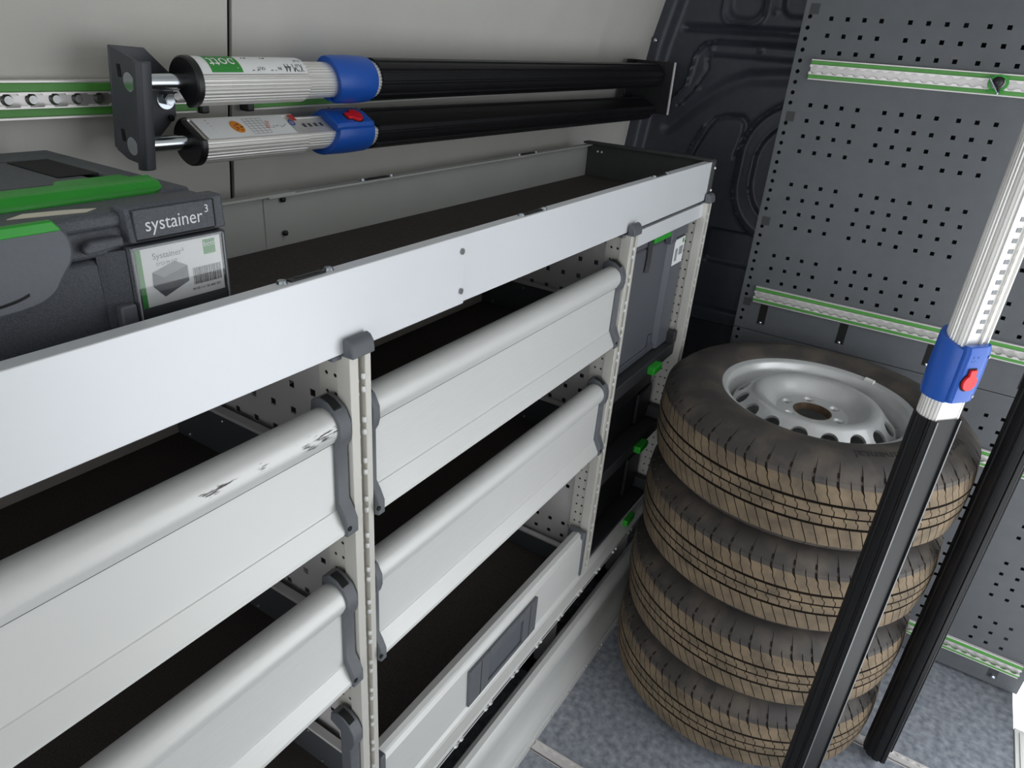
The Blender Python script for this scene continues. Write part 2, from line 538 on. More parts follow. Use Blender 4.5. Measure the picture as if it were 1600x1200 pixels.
def housing(root, P, ext, u0, u1, R, flip=1):
    """blue ratchet housing with red button on the flat side"""
    hb = dsec(R * 1.17, .66, n=40)
    L = u1 - u0
    mb = MB(); rings = []
    for t, sc, sl in ((0, .97, .28), (.04, 1.0, .28), (.5, 1.03, .16), (.94, 1.0, .0), (1, .965, 0)):
        rings.append([P(u0 + L * t + flip * sl * (p[0] + R * .2), p[0] * sc, p[1] * sc) for p in hb])
    mb.loft(rings)
    h = mb.build('ratchet_housing', 'blue_plastic', root, angle=32)
    f0 = R * .66
    # raised block with bevelled shoulders
    mb = MB()
    w = R * .86
    prof = [(f0 * 1.05, -w), (f0 * 1.45, -w * .70), (f0 * 1.60, -w * .3), (f0 * 1.60, w * .80), (f0 * 1.42, w * .97), (f0 * 1.05, w)]
    ua, ub = (u0 + L * .02, u1 - L * .02)
    mb.loft([[P(ua, p[0] * .94, p[1]) for p in prof], [P(ua + L * .10, p[0], p[1]) for p in prof], [P(ub - L * .08, p[0], p[1]) for p in prof], [P(ub, p[0] * .96, p[1]) for p in prof]])
    mb.build('housing_block', 'blue_plastic', h, bevel=.0015)
    # button: disc with tab, in a dark recess
    ft = f0 * 1.60
    uc = u0 + L * .60; sc_ = w * .26; rb = R * .42

    def keyhole(r, tw, tl):
        pts = []
        for i in range(25):
            t = math.radians(-180 + 28 + (360 - 56) * i / 24)
            pts.append((r * math.cos(t), r * math.sin(t)))
        pts += [(-tl, tw), (-tl, -tw)]
        return pts
    mb = MB(); k = keyhole(rb * 1.16, rb * .62, rb * 1.75)
    mb.prism(k, lambda a, c: P(uc + a, ft - .001, sc_ + c), lambda a, c: P(uc + a, ft + .0006, sc_ + c)); mb.build('button_recess', 'inner_black', h)
    mb = MB(); k = keyhole(rb, rb * .5, rb * 1.6)
    mb.prism(k, lambda a, c: P(uc + a, ft, sc_ + c), lambda a, c: P(uc + a, ft + .0045, sc_ + c)); mb.build('release_button', 'red_plastic', h, bevel=.0008)
    mb = MB()
    for a, c in ((.2, -.72), (.88, -.62), (.9, .80)):
        ff = f0 * 1.33
        mb.cyl(P(u0 + L * a, ff - .004, w * c), P(u0 + L * a, ff + .004, w * c), .0022, 8)
    mb.build('housing_screw', 'screw', h, kind='stuff')
    mb = MB(); e_ = L * .2
    mb.box((0, 0, 0), (0, 0, 0)); mb = MB()
    for da, dc, wa, wc in ((.17, .10, .03, .10), (.17, .40, .03, .12), (.24, .25, .02, .3)):
        q = [(u0 + L * da, w * dc), (u0 + L * (da + wa), w * dc), (u0 + L * (da + wa), w * (dc + wc)), (u0 + L * da, w * (dc + wc))]
        mb.loft([[P(a, ft - .0005, c) for a, c in q], [P(a, ft + .0004, c) for a, c in q]])
    mb.build('lock_mark', 'print_blue', h)
    return h


def black_section(R):
    pts = []
    base = dsec(R, .66, n=96, lip=.0018)
    out_ = []
    for i, (f, s) in enumerate(base):
        t = math.atan2(s, f)
        r = math.hypot(f, s); k = 1.0
        if i <= 96:
            x = math.cos(t * 11)
            if x > .80:
                k = 1 - .085
        out_.append((f * k, s * k))
    return out_


def foot_pin(P, root, u0, u1, r):
    return MB().cyl(P(u0, 0, 0), P(u1, 0, 0), r, 20).build('spring_pin', 'chrome_pin', root)


# two bars parked along the wall
def wall_bar(label, O, U, F, lab):
    root, P, ext = load_bar('clamping_bar', label, O, U, F, None, 'clamping bars parked on the wall')
    R = .0285
    foot_pin(P, root, -.0635 if lab == 'arc' else -.0675, .012, .0095)
    capp = [(p[0] * 1.06, p[1] * 1.06) for p in dsec(R, .60, n=48, lip=.001)]
    mb = MB(); mb.loft([[P(u, p[0] * k, p[1] * k) for p in capp] for u, k in ((0, .92), (.002, .985), (.006, 1.0), (.009, 1.0))])
    mb.build('end_cap', 'black_plastic', root, angle=30)
    sl = ext(dsec(R, .60, 34, .0012, .001, n=204), .009, .181, 'outer_sleeve', 'alu_ribbed')
    tu = ext(dsec(R * .85, .62, 34, .001, 0, n=204), .175, .34, 'inner_tube', 'alu_ribbed')
    housing(root, P, ext, .240 if lab == 'arc' else .232, .316, R)
    ext(dsec(R * .98, .62, 34, .001, 0, n=204), .313, .331, 'collar', 'alu_ribbed')
    ext(black_section(R * 1.10), .328, 1.51, 'outer_tube', 'black_tube')
    if lab == 'arc':
        # sticker wrapped over the top of the sleeve
        Vup = Vector((0, 0, 1)); U_ = Vector(U).normalized(); F_ = Vector(F).normalized(); S_ = U_.cross(F_)
        t0 = math.atan2(Vup.dot(S_), Vup.dot(F_)) ; sg = 1 if math.atan2(Vector((0, -1, .2)).dot(S_), Vector((0, -1, .2)).dot(F_)) > t0 else -1
        sgn = 1 if Vector((0, -1, 0)).dot(S_ * math.cos(t0) - F_ * math.sin(t0)) > 0 else -1

        def M(u, d, h=.0):   # d = arc length down over the front from the crest
            t = t0 + sgn * d / R
            r = R + .0006 + h
            return P(u, r * math.cos(t), r * math.sin(t))

        def patch(u0, u1, d0, d1, m_, nm, h=0.0, par=None):
            mb = MB(); n = 8
            mb.loft([[M(u, d0 + (d1 - d0) * i / n, h) for i in range(n + 1)] for u in (u0, u1)], caps=False, close=False)
            return mb.build(nm, m_, par, angle=80)
        st = patch(.010, .177, -.012, .034, 'paper_white', 'sticker', 0, sl)
        patch(.024, .070, -.004, .032, 'print_green', 'logo_square', .0002, sl)
        mb = MB(); put_text(mb, 'bott', .0235, lambda a, b_: M(.0465 - a, .0175 + b_ * 1.05, .0004)); mb.build('logo_text', 'paper_white', sl)
        mb = MB(); put_text(mb, 'KIM 44', .0165, lambda a, b_: M(.156 - a, .0255 + b_, .0004), sx=.66)
        put_text(mb, 'Profi', .006, lambda a, b_: M(.168 - a, .0140 + b_, .0004))
        put_text(mb, 'OUT', .006, lambda a, b_: M(.100 - a, .027 + b_, .0004)); put_text(mb, 'IN', .006, lambda a, b_: M(.131 - a, .027 + b_, .0004))
        for k in (.080, .110):
            for da, db in ((0, .006), (.004, .012), (.006, .004)):
                q = [(k + da, .008), (k + da + .0022, .008), (k + db + .0030, .030), (k + db + .001, .030)]
                mb.add([M(a, d, .0004) for a, d in q], [(0, 1, 2, 3)])
        mb.build('print', 'print_black', sl)
    else:
        f = R * .60 + .0014
        M = lambda u, s, h=0: P(u, f + h, s)

        def rect(u0, u1, s0, s1, nm, m_, h=0.0):
            MB().add([M(u0, s0, h), M(u1, s0, h), M(u1, s1, h), M(u0, s1, h)], [(0, 1, 2, 3)]).build(nm, m_, sl)
        w = R * .72
        rect(.014, .160, -w, w, 'sticker', 'paper_white')
        mb = MB(); c = (.071, 0)
        mb.add([M(c[0], c[1], .0003)] + [M(c[0] + .0095 * math.cos(t), c[1] + .0125 * math.sin(t), .0003) for t in (2 * math.pi * i / 24 for i in range(24))], [(0, 1 + i, 1 + (i + 1) % 24) for i in range(24)])
        mb.build('orange_seal', 'print_orange', sl)
        mb = MB()
        rnd = random.Random(3)
        for k in range(9):
            a = rnd.uniform(-.006, .006); d = rnd.uniform(-.008, .008)
            mb.add([M(c[0] + a, c[1] + d, .0005), M(c[0] + a + .003, c[1] + d + .001, .0005), M(c[0] + a + .001, c[1] + d + .003, .0005)], [(0, 1, 2)])
        mb.build('seal_print', 'print_black', sl, kind='stuff'); mb = MB()
        for k in range(5):
            mb.add([M(.031 + k * .0004, -w * .8 + k * .006, .0004), M(.033, -w * .8 + k * .006, .0004), M(.033, -w * .8 + k * .006 + .002, .0004)], [(0, 1, 2)])
        mb.build('edge_print', 'print_black', sl, kind='stuff')
        mb = MB()
        for k in range(7):
            s = -w * .75 + k * .0052
            mb.add([M(.088, s, .0004), M(.118, s, .0004), M(.118, s + .0006, .0004), M(.088, s + .0006, .0004)], [(0, 1, 2, 3)])
        for k in range(5):
            u = .088 + .0075 * k
            mb.add([M(u, -w * .75, .0004), M(u + .0006, -w * .75, .0004), M(u + .0006, w * .75, .0004), M(u, w * .75, .0004)], [(0, 1, 2, 3)])
        for k in range(6):
            u = .124 + .005 * k
            mb.add([M(u, .004 - .002 * (k % 2), .0004), M(u + .005, .006 - .003 * (k % 3), .0004), M(u + .005, .007 - .003 * (k % 3), .0004), M(u, .005 - .002 * (k % 2), .0004)], [(0, 1, 2, 3)])
        mb.build('diagram', 'print_grey', sl)
        mb = MB()
        for k in range(4):
            u = .116 + .002 * k; s = .003 - .004 * k
            mb.add([M(u, s, .0005), M(u + .006, s + .002, .0005), M(u + .006, s + .0035, .0005), M(u, s + .0015, .0005)], [(0, 1, 2, 3)])
        mb.build('diagram_red', 'print_red', sl, kind='stuff'); mb = MB()
        mb.add([M(.171, -w * .95, .0005), M(.180, -w * .95, .0005), M(.180, -w * .3, .0005), M(.171, -w * .3, .0005)], [(0, 1, 2, 3)])
        mb.build('warning_mark', 'print_red', sl)
        mb = MB(); c = (.166, -.002)
        ring = [(.0055 * math.cos(t), .0065 * math.sin(t)) for t in (2 * math.pi * i / 16 for i in range(16))]
        mb.add([M(c[0] + a * k, c[1] + d * k, .0005) for k in (1, .6) for a, d in ring], [(i, (i + 1) % 16, 16 + (i + 1) % 16, 16 + i) for i in range(16)])
        mb.build('pictogram', 'print_blue', sl)
        # rack slots on the flat of the inner tube
        f2 = R * .85 * .62 - .0004
        for k in range(4):
            u = .188 + .011 * k
            MB().add([P(u, f2, -.004), P(u + .005, f2, -.004), P(u + .005, f2, .004), P(u, f2, .004)], [(0, 1, 2, 3)]).build('rack_slot', 'steel_dark', tu)
    return root


wall_bar('black clamping bar with white sleeve and green logo sticker, upper one on the wall', (.570, .309, 1.557), (1, 0, .0075), (0, .72, -.70), 'arc')
wall_bar('black clamping bar with orange seal sticker, lower one on the wall', (.574, .322, 1.4845), (1, 0, -.004), (0, -.50, .866), 'flat')


def standing_bar(label, x, y, R, z0, zh, F, show):
    root, P, ext = load_bar('clamping_bar', label, (x, y, z0), (0, 0, 1), F, None, 'clamping bars standing on the floor rails')
    MB().cyl((x, y, .0 if z0 < .1 else 0), (x, y, z0 + .01), .0095, 16).build('spring_pin', 'chrome_pin', root)
    ext(black_section(R), 0, zh - z0, 'outer_tube', 'black_tube')
    hw = R * math.sin(math.acos(.66))
    for sg in (-1, 1):
        q = [(R * .66 - .001, sg * hw * .87), (R * .66 + .0024, sg * hw * .87), (R * .66 + .0024, sg * hw * .97), (R * .66 - .001, sg * hw * .97)]
        MB().loft([[P(u, f, c) for f, c in q] for u in (.001, zh - z0)]).build('edge_lip', 'tube_lip', root)
    ext(dsec(R * .91, .62, 34, .001, 0, n=204), zh - z0 - .01, zh - z0 + .045, 'collar', 'alu_ribbed')
    tu = ext(dsec(R * .86, .62, 34, .0011, .0015, n=204), zh - z0 + .04, 1.93 - z0, 'inner_tube', 'alu_ribbed')
    MB().cyl((x, y, 1.925), (x, y, 1.95), R * .7, 24).build('end_cap', 'black_plastic', root)
    # housing built with its axis running down
    U = Vector((0, 0, -1)); Fv = Vector(F).normalized(); S = U.cross(Fv); O = Vector((x, y, zh + .128))
    P2 = lambda u, f, s: tuple(O + U * u + Fv * f + S * s)
    housing(root, P2, None, 0, .094, R * .93)
    f2 = R * .86 * .62 - .0004
    w0, w1 = -.0075, .0012
    for k in range(int((1.92 - zh - .14) / .0146)):
        u = zh - z0 + .142 + .0146 * k
        MB().add([P(u, f2, w0), P(u + .0062, f2, w0), P(u + .0062, f2, w1), P(u, f2, w1)], [(0, 1, 2, 3)]).build('rack_slot', 'print_grey', tu)
    MB().loft([[P(u, a, b_) for a, b_ in ((f2, .0055), (f2 + .0035, .0055), (f2 + .0035, .0075), (f2, .0075))] for u in (zh - z0 + .05, 1.92 - z0)]).build('rack_rib', 'alu_ribbed', tu)
    return root


standing_bar('upright black clamping bar with blue ratchet and red button beside the tyre stack', 1.17, -.603, .0325, .02, 1.160, (-.66, -.75, 0), True)
standing_bar('upright plain black clamping bar between the tyre stack and the perforated panel', 1.604, -.781, .0365, .03, 1.40, (-.25, -.97, 0), False)


# brackets that hold the parked bars
br = thing('bar_bracket', 'dark grey steel bracket with hex bolt holding the pin ends of the wall bars', 'bracket', (.505, .385, 1.46), 'brackets for the wall bars')
LN = lambda y, z: y + (1.58 - z) * .17   # the bracket leans with the wall
side = [(.342, 1.594), (.292, 1.580), (.292, 1.464), (.320, 1.467), (.342, 1.476)]
MB().prism(side, lambda y, z: (.502, LN(y, z), z), lambda y, z: (.506, LN(y, z), z)).build('side_plate', 'bracket_grey', br, bevel=.001)
lip = [(.4995, .296), (.4995, .289), (.503, .284), (.512, .283), (.5175, .286), (.5175, .294), (.512, .294), (.511, .289), (.506, .290), (.506, .296)]
MB().prism(lip, lambda x, y: (x, LN(y, 1.4575), 1.4575), lambda x, y: (x, LN(y, 1.580), 1.580)).build('front_lip', 'bracket_grey', br, bevel=.0015)
bp = [(.502, 1.594), (.545, 1.592), (.580, 1.562), (.585, 1.512), (.558, 1.484), (.502, 1.478)]
MB().prism(bp, lambda x, z: (x, LN(.346, z), z), lambda x, z: (x, LN(.342, z), z)).build('back_plate', 'bracket_grey', br, bevel=.001)
bo = MB().cyl((.570, .352, 1.533), (.570, .349, 1.533), .0125, 28).build('washer', 'zinc', br, bevel=.0006)
MB().cyl((.570, .349, 1.533), (.570, .340, 1.533), .0072, 6).cyl((.570, .340, 1.533), (.570, .3395, 1.533), .0055, 16).build('bolt_head', 'zinc', bo, bevel=.0006)
MB().cyl((.576, .352, 1.510), (.576, .3505, 1.510), .004, 12).build('small_hole', 'inner_black', br)
for zc, yc in ((1.557, .309), (1.4845, .322)):
    MB().cyl((.5005, yc, zc), (.5025, yc, zc), .0105, 24).build('pin_end', 'zinc', br)
    MB().box((.5012, LN(.320, zc), zc + .004), (.5018, LN(.326, zc), zc + .018)).build('slot_hole', 'inner_black', br)
b2 = thing('bar_bracket', 'dark steel bracket plate at the partition holding the black tube ends', 'bracket', (2.09, .385, 1.46), 'brackets for the wall bars')
MB().box((2.088, .255, 1.466), (2.094, .39, 1.606)).build('side_plate', 'black_plastic', b2, bevel=.001)
MB().box((2.088, .250, 1.466), (2.094, .2552, 1.606)).build('front_edge', 'steel_side', b2, bevel=.001)
MB().box((2.03, .370, 1.466), (2.094, .376, 1.606)).build('back_plate', 'black_plastic', b2, bevel=.001)

# ------------------------------------------------------------------ racking frame
POSTS = [(.515, .549), (1.295, 1.331), (1.765, 1.800)]
rack = thing('racking_frame', 'aluminium racking frame with three upright perforated posts along the side wall', 'racking', (1.0, .17, 0.03))
for pi_, (x0, x1) in enumerate(POSTS):
    zb, zt = (.43, 1.299)
    w = x1 - x0
    sec = [(x0, -.012), (x0 + w * .40, -.012), (x0 + w * .40, -.004), (x0 + w * .34, -.004), (x0 + w * .34, .001), (x0 + w * .78, .001), (x0 + w * .78, -.004), (x0 + w * .72, -.004), (x0 + w * .72, -.012), (x1, -.012), (x1, .010), (x0, .010)]
    po = MB().prism(sec, lambda x, y: (x, y, zb), lambda x, y: (x, y, zt)).build('post', 'alu_post', rack, bevel=.0008)
    cp = [(-.018, zt), (.012, zt), (.012, zt + .003), (-.003, zt + .003), (-.003, zt + .020), (-.006, zt + .023), (-.012, zt + .021), (-.0165, zt + .015), (-.018, zt + .006)]
    MB().prism(cp, lambda y, z: (x0 - .001, y, z), lambda y, z: (x1 + .001, y, z)).box((x0 - .014, .0, zt - .004), (x0, .012, zt + .002)).build('post_cap', 'plastic_grey', po, bevel=.002)
    bm_ = MB()
    z = zt - .03
    while z > zb + .01:
        for dz in (0, .017):
            bm_.ball((x0 + w * .70, -.0095, z - dz), .0042, 8, sc=(1, .8, 1.25))
            bm_.ball((x0 + w * .40, -.0085, z - dz - .004), .0032, 8, sc=(1, .8, 1.25))
        z -= .058
    bm_.build('slot_nubs', 'alu_anodised', po, kind='stuff')
    # perforated strip
    mb = MB(); xs = x0 + .004
    holes = [(.016, zt - .006 - .0245 * k, 'r', .0062) for k in range(34)]
    holes += [(.030, zt - .0185 - .0245 * k - .012, 'r', .0062) for k in range(34)]
    hz = {}
    holes = [(a, z_, t, d) for a, z_, t, d in holes if z_ > .45]
    plate(mb, (.010, .042), (zb, zt), holes, lambda u, v: (xs, u, v))
    mb.build('hole_strip', 'alu_post', rack, solid=.0012, flat=True)
    # side sheet with square openings
    mb = MB(); xm = x0 + .010
    holes = [(.062 + .0375 * j, 1.228 - .0375 * k, 's', .0098) for j in range(7) for k in range(30) if (k % 6) < 4]
    plate(mb, (.042, .346), (.06, zt), holes, lambda u, v: (xm, u, v))
    mb.build('side_sheet', 'steel_side', rack, solid=.0015, flat=True)
    mb = MB()
    for k in range(4):
        mb.ball((xm - .002, .047, 1.275 - .24 * k), .0028, 8)
    mb.build('sheet_rivets', 'screw', rack, kind='stuff')
# lintel above the case bay
MB().box((1.331, -.001, 1.262), (1.765, .012, 1.297)).build('lintel', 'alu_white', rack, bevel=.001)
# base beams
for nm, (ya, yb), (za, zb2) in (('base_beam', (-.014, .018), (.372, .432)),):
    bb = MB().box((-.30, .0, .392), (1.80, .018, .430)).box((-.30, -.016, .372), (1.80, .010, .392)).build(nm, 'alu_anodised', rack, bevel=.001)
    bm_ = MB(); x = -.28
    while x < 1.79:
        for dx in (0, .018):
            bm_.ball((x + dx, -.0170, .381), .0058, 8, sc=(1.2, .8, 1))
        x += .104
    bm_.build('slot_nubs', 'alu_bright', bb, kind='stuff')
    MB().box((-.30, -.0168, .3795), (1.80, -.0155, .3825)).build('slot_line', 'steel_dark', bb)
MB().box((-.30, .30, .03), (1.80, .34, .43)).build('rear_panel', 'inner_black', rack)
MB().box((-.30, .02, .368), (1.80, .34, .372)).build('base_sheet', 'inner_black', rack)
for (x0, x1) in POSTS:
    MB().box((x0 + .004, .10, 0.0), (x0 + .03, .14, .368)).build('foot', 'inner_black', rack, bevel=.001)
fit = MB()
for xx in (.90, .98, 1.36):
    fit.cyl((xx, .035, .365), (xx, .035, .352), .013, 16).cyl((xx, .035, .352), (xx, .035, .345), .006, 10)
fit.build('beam_fitting', 'screw', rack, kind='stuff')


# ------------------------------------------------------------------ shelf trays with deep front profile
def front_profile(z0):
    pts = [(.012 + .0225 * math.cos(math.radians(q)), .149 + .0225 * math.sin(math.radians(q))) for q in range(35, 222, 9)]
    pts += [(-.0045, .1318), (-.0020, .1312), (-.0020, .1300), (-.0012, .1295),
           (-.0004, .038), (-.001, .0345), (-.0022, .0335), (-.0150, .0085), (-.0155, .003), (-.012, .0), (.004, .0), (.010, .012), (.012, .040), (.012, .128), (.020, .150)]
    return [(y, z0 + z) for y, z in pts]


def bracket_profile(z0):
    pts = [(.034, .160), (.032, .176), (.020, .183), (.006, .180), (-.006, .171), (-.0135, .156), (-.0140, .139), (-.0110, .128), (-.0062, .120), (-.0062, .045), (-.0130, .034), (-.0195, .020), (-.0195, .000), (.002, -.004), (.014, .01), (.014, .150)]
    return [(y, z0 + z) for y, z in pts]


def shelf_tray(x0, x1, z0, label, front_mat='alu_anodised', front=True):
    t = thing('shelf_tray', label, 'shelf tray', ((x0 + x1) / 2, .17, z0), 'shelf trays with deep aluminium fronts')
    if front:
        p = front_profile(z0)
        fb = MB().prism(p, lambda y, z: (x0 + .013, y, z), lambda y, z: (x1 - .021, y, z)).build('front_profile', front_mat, t, angle=18)
        MB().box((x0 + .013, -.0030, z0 + .1297), (x1 - .021, -.0005, z0 + .1310)).build('seam_line', 'steel_dark', fb)
    for xa, xb in ((x0 + .001, x0 + .013), (x1 - .021, x1 - .002)):
        pb = bracket_profile(z0)
        eb = MB().prism(pb, lambda y, z: (xa, y, z), lambda y, z: (xb, y, z)).build('end_bracket', 'plastic_grey', t, bevel=.0012)
        pk = [(.026, .176), (.018, .1838), (.006, .1812), (-.004, .1745), (-.004, .165), (.026, .165)]
        MB().prism([(y, z0 + z) for y, z in pk], lambda y, z: (xa + .0025, y, z), lambda y, z: (xb - .006 if xb - xa > .015 else xb - .003, y, z)).build('bracket_pocket', 'inner_black', eb)
        MB().cyl(((xa + xb) / 2 - .006, -.0205, z0 + .012), ((xa + xb) / 2 - .006, -.0185, z0 + .012), .0035, 8).build('bracket_hole', 'inner_black', eb)
    zf = z0 + .012
    MB().box((x0 + .006, .012, zf - .004), (x1 - .006, .338, zf)).build('tray_base', 'steel_dark', t)
    MB().box((x0 + .010, .013, zf), (x1 - .010, .330, zf + .004)).build('rubber_mat', 'mat_rubber', t)
    MB().box((x0 + .006, .330, zf), (x1 - .006, .334, zf + .075)).build('back_wall', 'galvanised', t)
    for xa in (x0 + .006, x1 - .010):
        sw = MB().box((xa, .014, zf), (xa + .004, .334, zf + .072)).build('side_wall', 'steel_dark', t)
        ins = xa + .004 if xa < (x0 + x1) / 2 else xa
        MB().box((xa - .004, .014, zf + .072), (xa + .010, .334, zf + .077)).build('side_flange', 'steel_side', sw, bevel=.0008)
        rv = MB()
        for yy in (.07, .19, .30):
            rv.ball((xa + (.004 if xa < (x0 + x1) / 2 else 0), yy, zf + .012), .003, 8)
            rv.ball((xa + (.004 if xa < (x0 + x1) / 2 else 0), yy + .03, zf + .062), .0025, 8)
        rv.build('rivets', 'screw', sw, kind='stuff')
    return t


LX0, LX1, RX0, RX1 = -.231, .515, .549, 1.295
tL1 = shelf_tray(LX0, LX1, 1.065, 'shelf tray with black scuff marks on its aluminium front, topmost in its column', 'alu_scuffed')
shelf_tray(LX0, LX1, .800, 'clean-fronted shelf tray right under the scuffed tray')
shelf_tray(LX0, LX1, .535, 'lowest shelf tray under the scuffed tray, without a front bar', front=False)
shelf_tray(RX0, RX1, 1.065, 'shelf tray under the joint of the long top tray, above another tray')
shelf_tray(RX0, RX1, .800, 'shelf tray between the topmost tray and the drawer with grey handle')
# scuffs are defined in the tray's own coordinates
m, nt, b, nz, blob, mth = SCUFF_NODES
cx = (LX0 + LX1) / 2
f1 = blob((.470 - cx, -.178, .150), (.050, .016, .013))
f2 = blob((.388 - cx, -.178, .152), (.020, .016, .008))
f3 = blob((.335 - cx, -.178, .156), (.034, .016, .008))
fac = mth('MAXIMUM', mth('MAXIMUM', f1, f2), f3)
th = mth('SUBTRACT', .72, mth('MULTIPLY', fac, .40))
mask = mth('MULTIPLY', mth('MULTIPLY', mth('SUBTRACT', nz.outputs['Fac'], th), 7, True), mth('MULTIPLY', fac, 8, True))
mixc = nt.nodes.new('ShaderNodeMix'); mixc.data_type = 'RGBA'
mixc.inputs[6].default_value = lin((222, 222, 220)); mixc.inputs[7].default_value = lin((70, 67, 63))
nt.links.new(mask, mixc.inputs[0]); nt.links.new(mixc.outputs[2], b.inputs['Base Color'])

# drawer with grey recessed handle at the bottom of the second column
dr = thing('drawer', 'low aluminium drawer with dark grey recessed grip and rubber mat', 'drawer', (.92, .17, .435))
dp = [(.030, .540), (.030, .548), (.022, .552), (.020, .566), (.006, .570), (-.002, .566), (-.002, .556), (-.008, .550), (-.010, .446), (-.014, .438), (-.004, .434), (.008, .436), (.010, .53)]
MB().prism(dp, lambda y, z: (.566, y, z), lambda y, z: (1.276, y, z)).build('drawer_front', 'alu_anodised', dr, angle=25)
MB().box((.553, -.012, .436), (.566, .034, .573)).build('front_end_cap', 'plastic_grey', dr, bevel=.003)
MB().box((1.276, -.012, .436), (1.290, .034, .573)).build('front_end_cap', 'plastic_grey', dr, bevel=.003)
hd = MB()
hd.box((.800, -.0155, .447), (.868, -.008, .542)).box((.998, -.0155, .447), (1.055, -.008, .542)).box((.868, -.0155, .520), (.998, -.008, .542)).box((.868, -.0155, .447), (.998, -.008, .456))
hd.build('grip_frame', 'plastic_grey', dr, bevel=.0012)
MB().box((.868, -.0105, .456), (.998, -.0085, .520)).build('grip_recess', 'case_body_smooth', dr)
MB().box((.838, -.0158, .448), (.840, -.0153, .541)).box((1.024, -.0158, .448), (1.026, -.0153, .541)).build('grip_joint', 'inner_black', dr)
MB().box((.565, .012, .440), (1.280, .334, .446)).build('drawer_base', 'steel_dark', dr)
MB().box((.570, .013, .446), (1.275, .328, .450)).build('rubber_mat', 'mat_rubber', dr)
for xa in (.562, 1.278):
    sw = MB().box((xa, .03, .446), (xa + .005, .334, .500)).build('side_wall', 'steel_dark', dr)
    MB().box((xa - .004, .03, .500), (xa + .009, .334, .506)).build('runner', 'steel_side', sw, bevel=.0008)
MB().box((.562, .328, .446), (1.283, .334, .505)).build('back_wall', 'steel_dark', dr)

# rounded flap at floor level
fp = thing('floor_flap', 'long rounded aluminium flap closing the compartment at the floor', 'flap', (.8, .0, .01))
pf = [(.020, .232), (.012, .246), (.002, .250), (-.009, .246), (-.016, .234), (-.0185, .215), (-.016, .196), (-.009, .178), (.001, .156), (.004, .130), (.004, .098), (.001, .080), (-.006, .064), (-.017, .046), (-.019, .034), (-.019, .022), (.004, .022), (.012, .15), (.016, .20)]
MB().prism(pf, lambda y, z: (-.30, y, z), lambda y, z: (1.795, y, z)).build('flap_profile', 'alu_anodised', fp, angle=25)
MB().box((-.30, -.0225, .0), (1.795, .004, .024)).build('floor_channel', 'alu_anodised', fp, bevel=.0012)
bm_ = MB(); x = -.27
while x < 1.78:
    for dx in (0, .016):
        bm_.ball((x + dx, -.0225, .014), .0040, 8, sc=(1.2, .8, 1))
    x += .098
bm_.build('channel_nubs', 'alu_bright', fp, kind='stuff')

# ------------------------------------------------------------------ long top tray
tt = thing('top_tray', 'long white-fronted aluminium tray with black mat on top of the racking', 'tray', (.8, .17, 1.302))
tz0, tz1 = 1.304, 1.397


def cprof(y0, d):   # a board with inward lips; d = +1 lips point to +y
    return [(y0, tz0), (y0, tz1), (y0 + d * .018, tz1), (y0 + d * .018, tz1 - .004), (y0 + d * .003, tz1 - .005), (y0 + d * .003, tz0 + .003), (y0 + d * .015, tz0 + .003), (y0 + d * .015, tz0)]


fbd = MB().prism([(y - .0025 * (1 if True else 0), z + (.0015 if z > 1.35 else -.0015)) for y, z in cprof(.0, 1)], lambda y, z: (-.35, y, z), lambda y, z: (.743, y, z)).build('front_board', 'alu_white', tt, bevel=.001)
sc = MB()
for zz in (1.377, 1.322):
    sc.cyl((.735, -.0025, zz), (.735, -.0045, zz), .0042, 14).cyl((.735, -.0045, zz), (.735, -.0047, zz), .0015, 6)
sc.build('screw_head', 'screw', fbd, kind='stuff')
MB().prism(cprof(.0, 1), lambda y, z: (.700, y, z), lambda y, z: (1.782, y, z)).build('front_board', 'alu_white', tt, bevel=.001)
rb = MB().prism(cprof(.345, -1), lambda y, z: (.70, y, z), lambda y, z: (1.775, y, z)).build('rear_board', 'tray_grey', tt, bevel=.001)
MB().prism([(y + .0015, z + (.002 if z > 1.35 else -.001)) for y, z in cprof(.345, -1)], lambda y, z: (-.35, y, z), lambda y, z: (.752, y, z)).build('rear_board', 'tray_grey', tt, bevel=.001)
dn = MB()
for zz in (1.387, 1.335):
    dn.ball((.735, .339, zz), .005, 8)
dn.build('rear_screw', 'black_plastic', rb, kind='stuff')
MB().box((1.776, -.003, 1.300), (1.782, .350, 1.402)).box((1.762, -.003, 1.398), (1.792, .350, 1.403)).box((1.782, -.0045, 1.300), (1.796, .0, 1.400)).build('end_plate', 'steel_end', tt, bevel=.0008)
rv = MB()
for zz in (1.382, 1.328):
    rv.ball((1.789, -.005, zz), .0035, 8)
for yy in (.300, .312):
    rv.ball((1.775, yy, 1.380), .0032, 8)
rv.build('end_rivets', 'rail_white', tt, kind='stuff')
MB().box((-.35, .003, 1.303), (1.776, .342, 1.311)).build('tray_base', 'steel_dark', tt)
MB().box((-.35, .004, 1.311), (1.776, .341, 1.3150)).build('rubber_mat', 'mat_rubber', tt)
for yy, xs in ((.009, ((.445, .512), (.897, .967), (1.42, 1.495))), (.336, ((.903, .98), (1.41, 1.489)))):
    for xa, xb in xs:
        zt_ = tz1 + (.0017 if xb < .74 else .0002)
        MB().box((xa + .010, yy - .0045, zt_ - .002), (xb - .010, yy + .0045, zt_ + .0016)).box((xa + .018, yy - .002, zt_ + .0016), (xb - .018, yy + .002, zt_ + .0022)).build('strap_slot', 'black_plastic', tt, bevel=.0006)
        s_ = MB()
        for xx in (xa + .002, xb - .002):
            s_.cyl((xx, yy, zt_), (xx, yy, zt_ + .003), .0058, 14, .0045).cyl((xx, yy, zt_ + .003), (xx, yy, zt_ + .0032), .002, 6)
        s_.build('slot_screw', 'zinc', tt, kind='stuff')


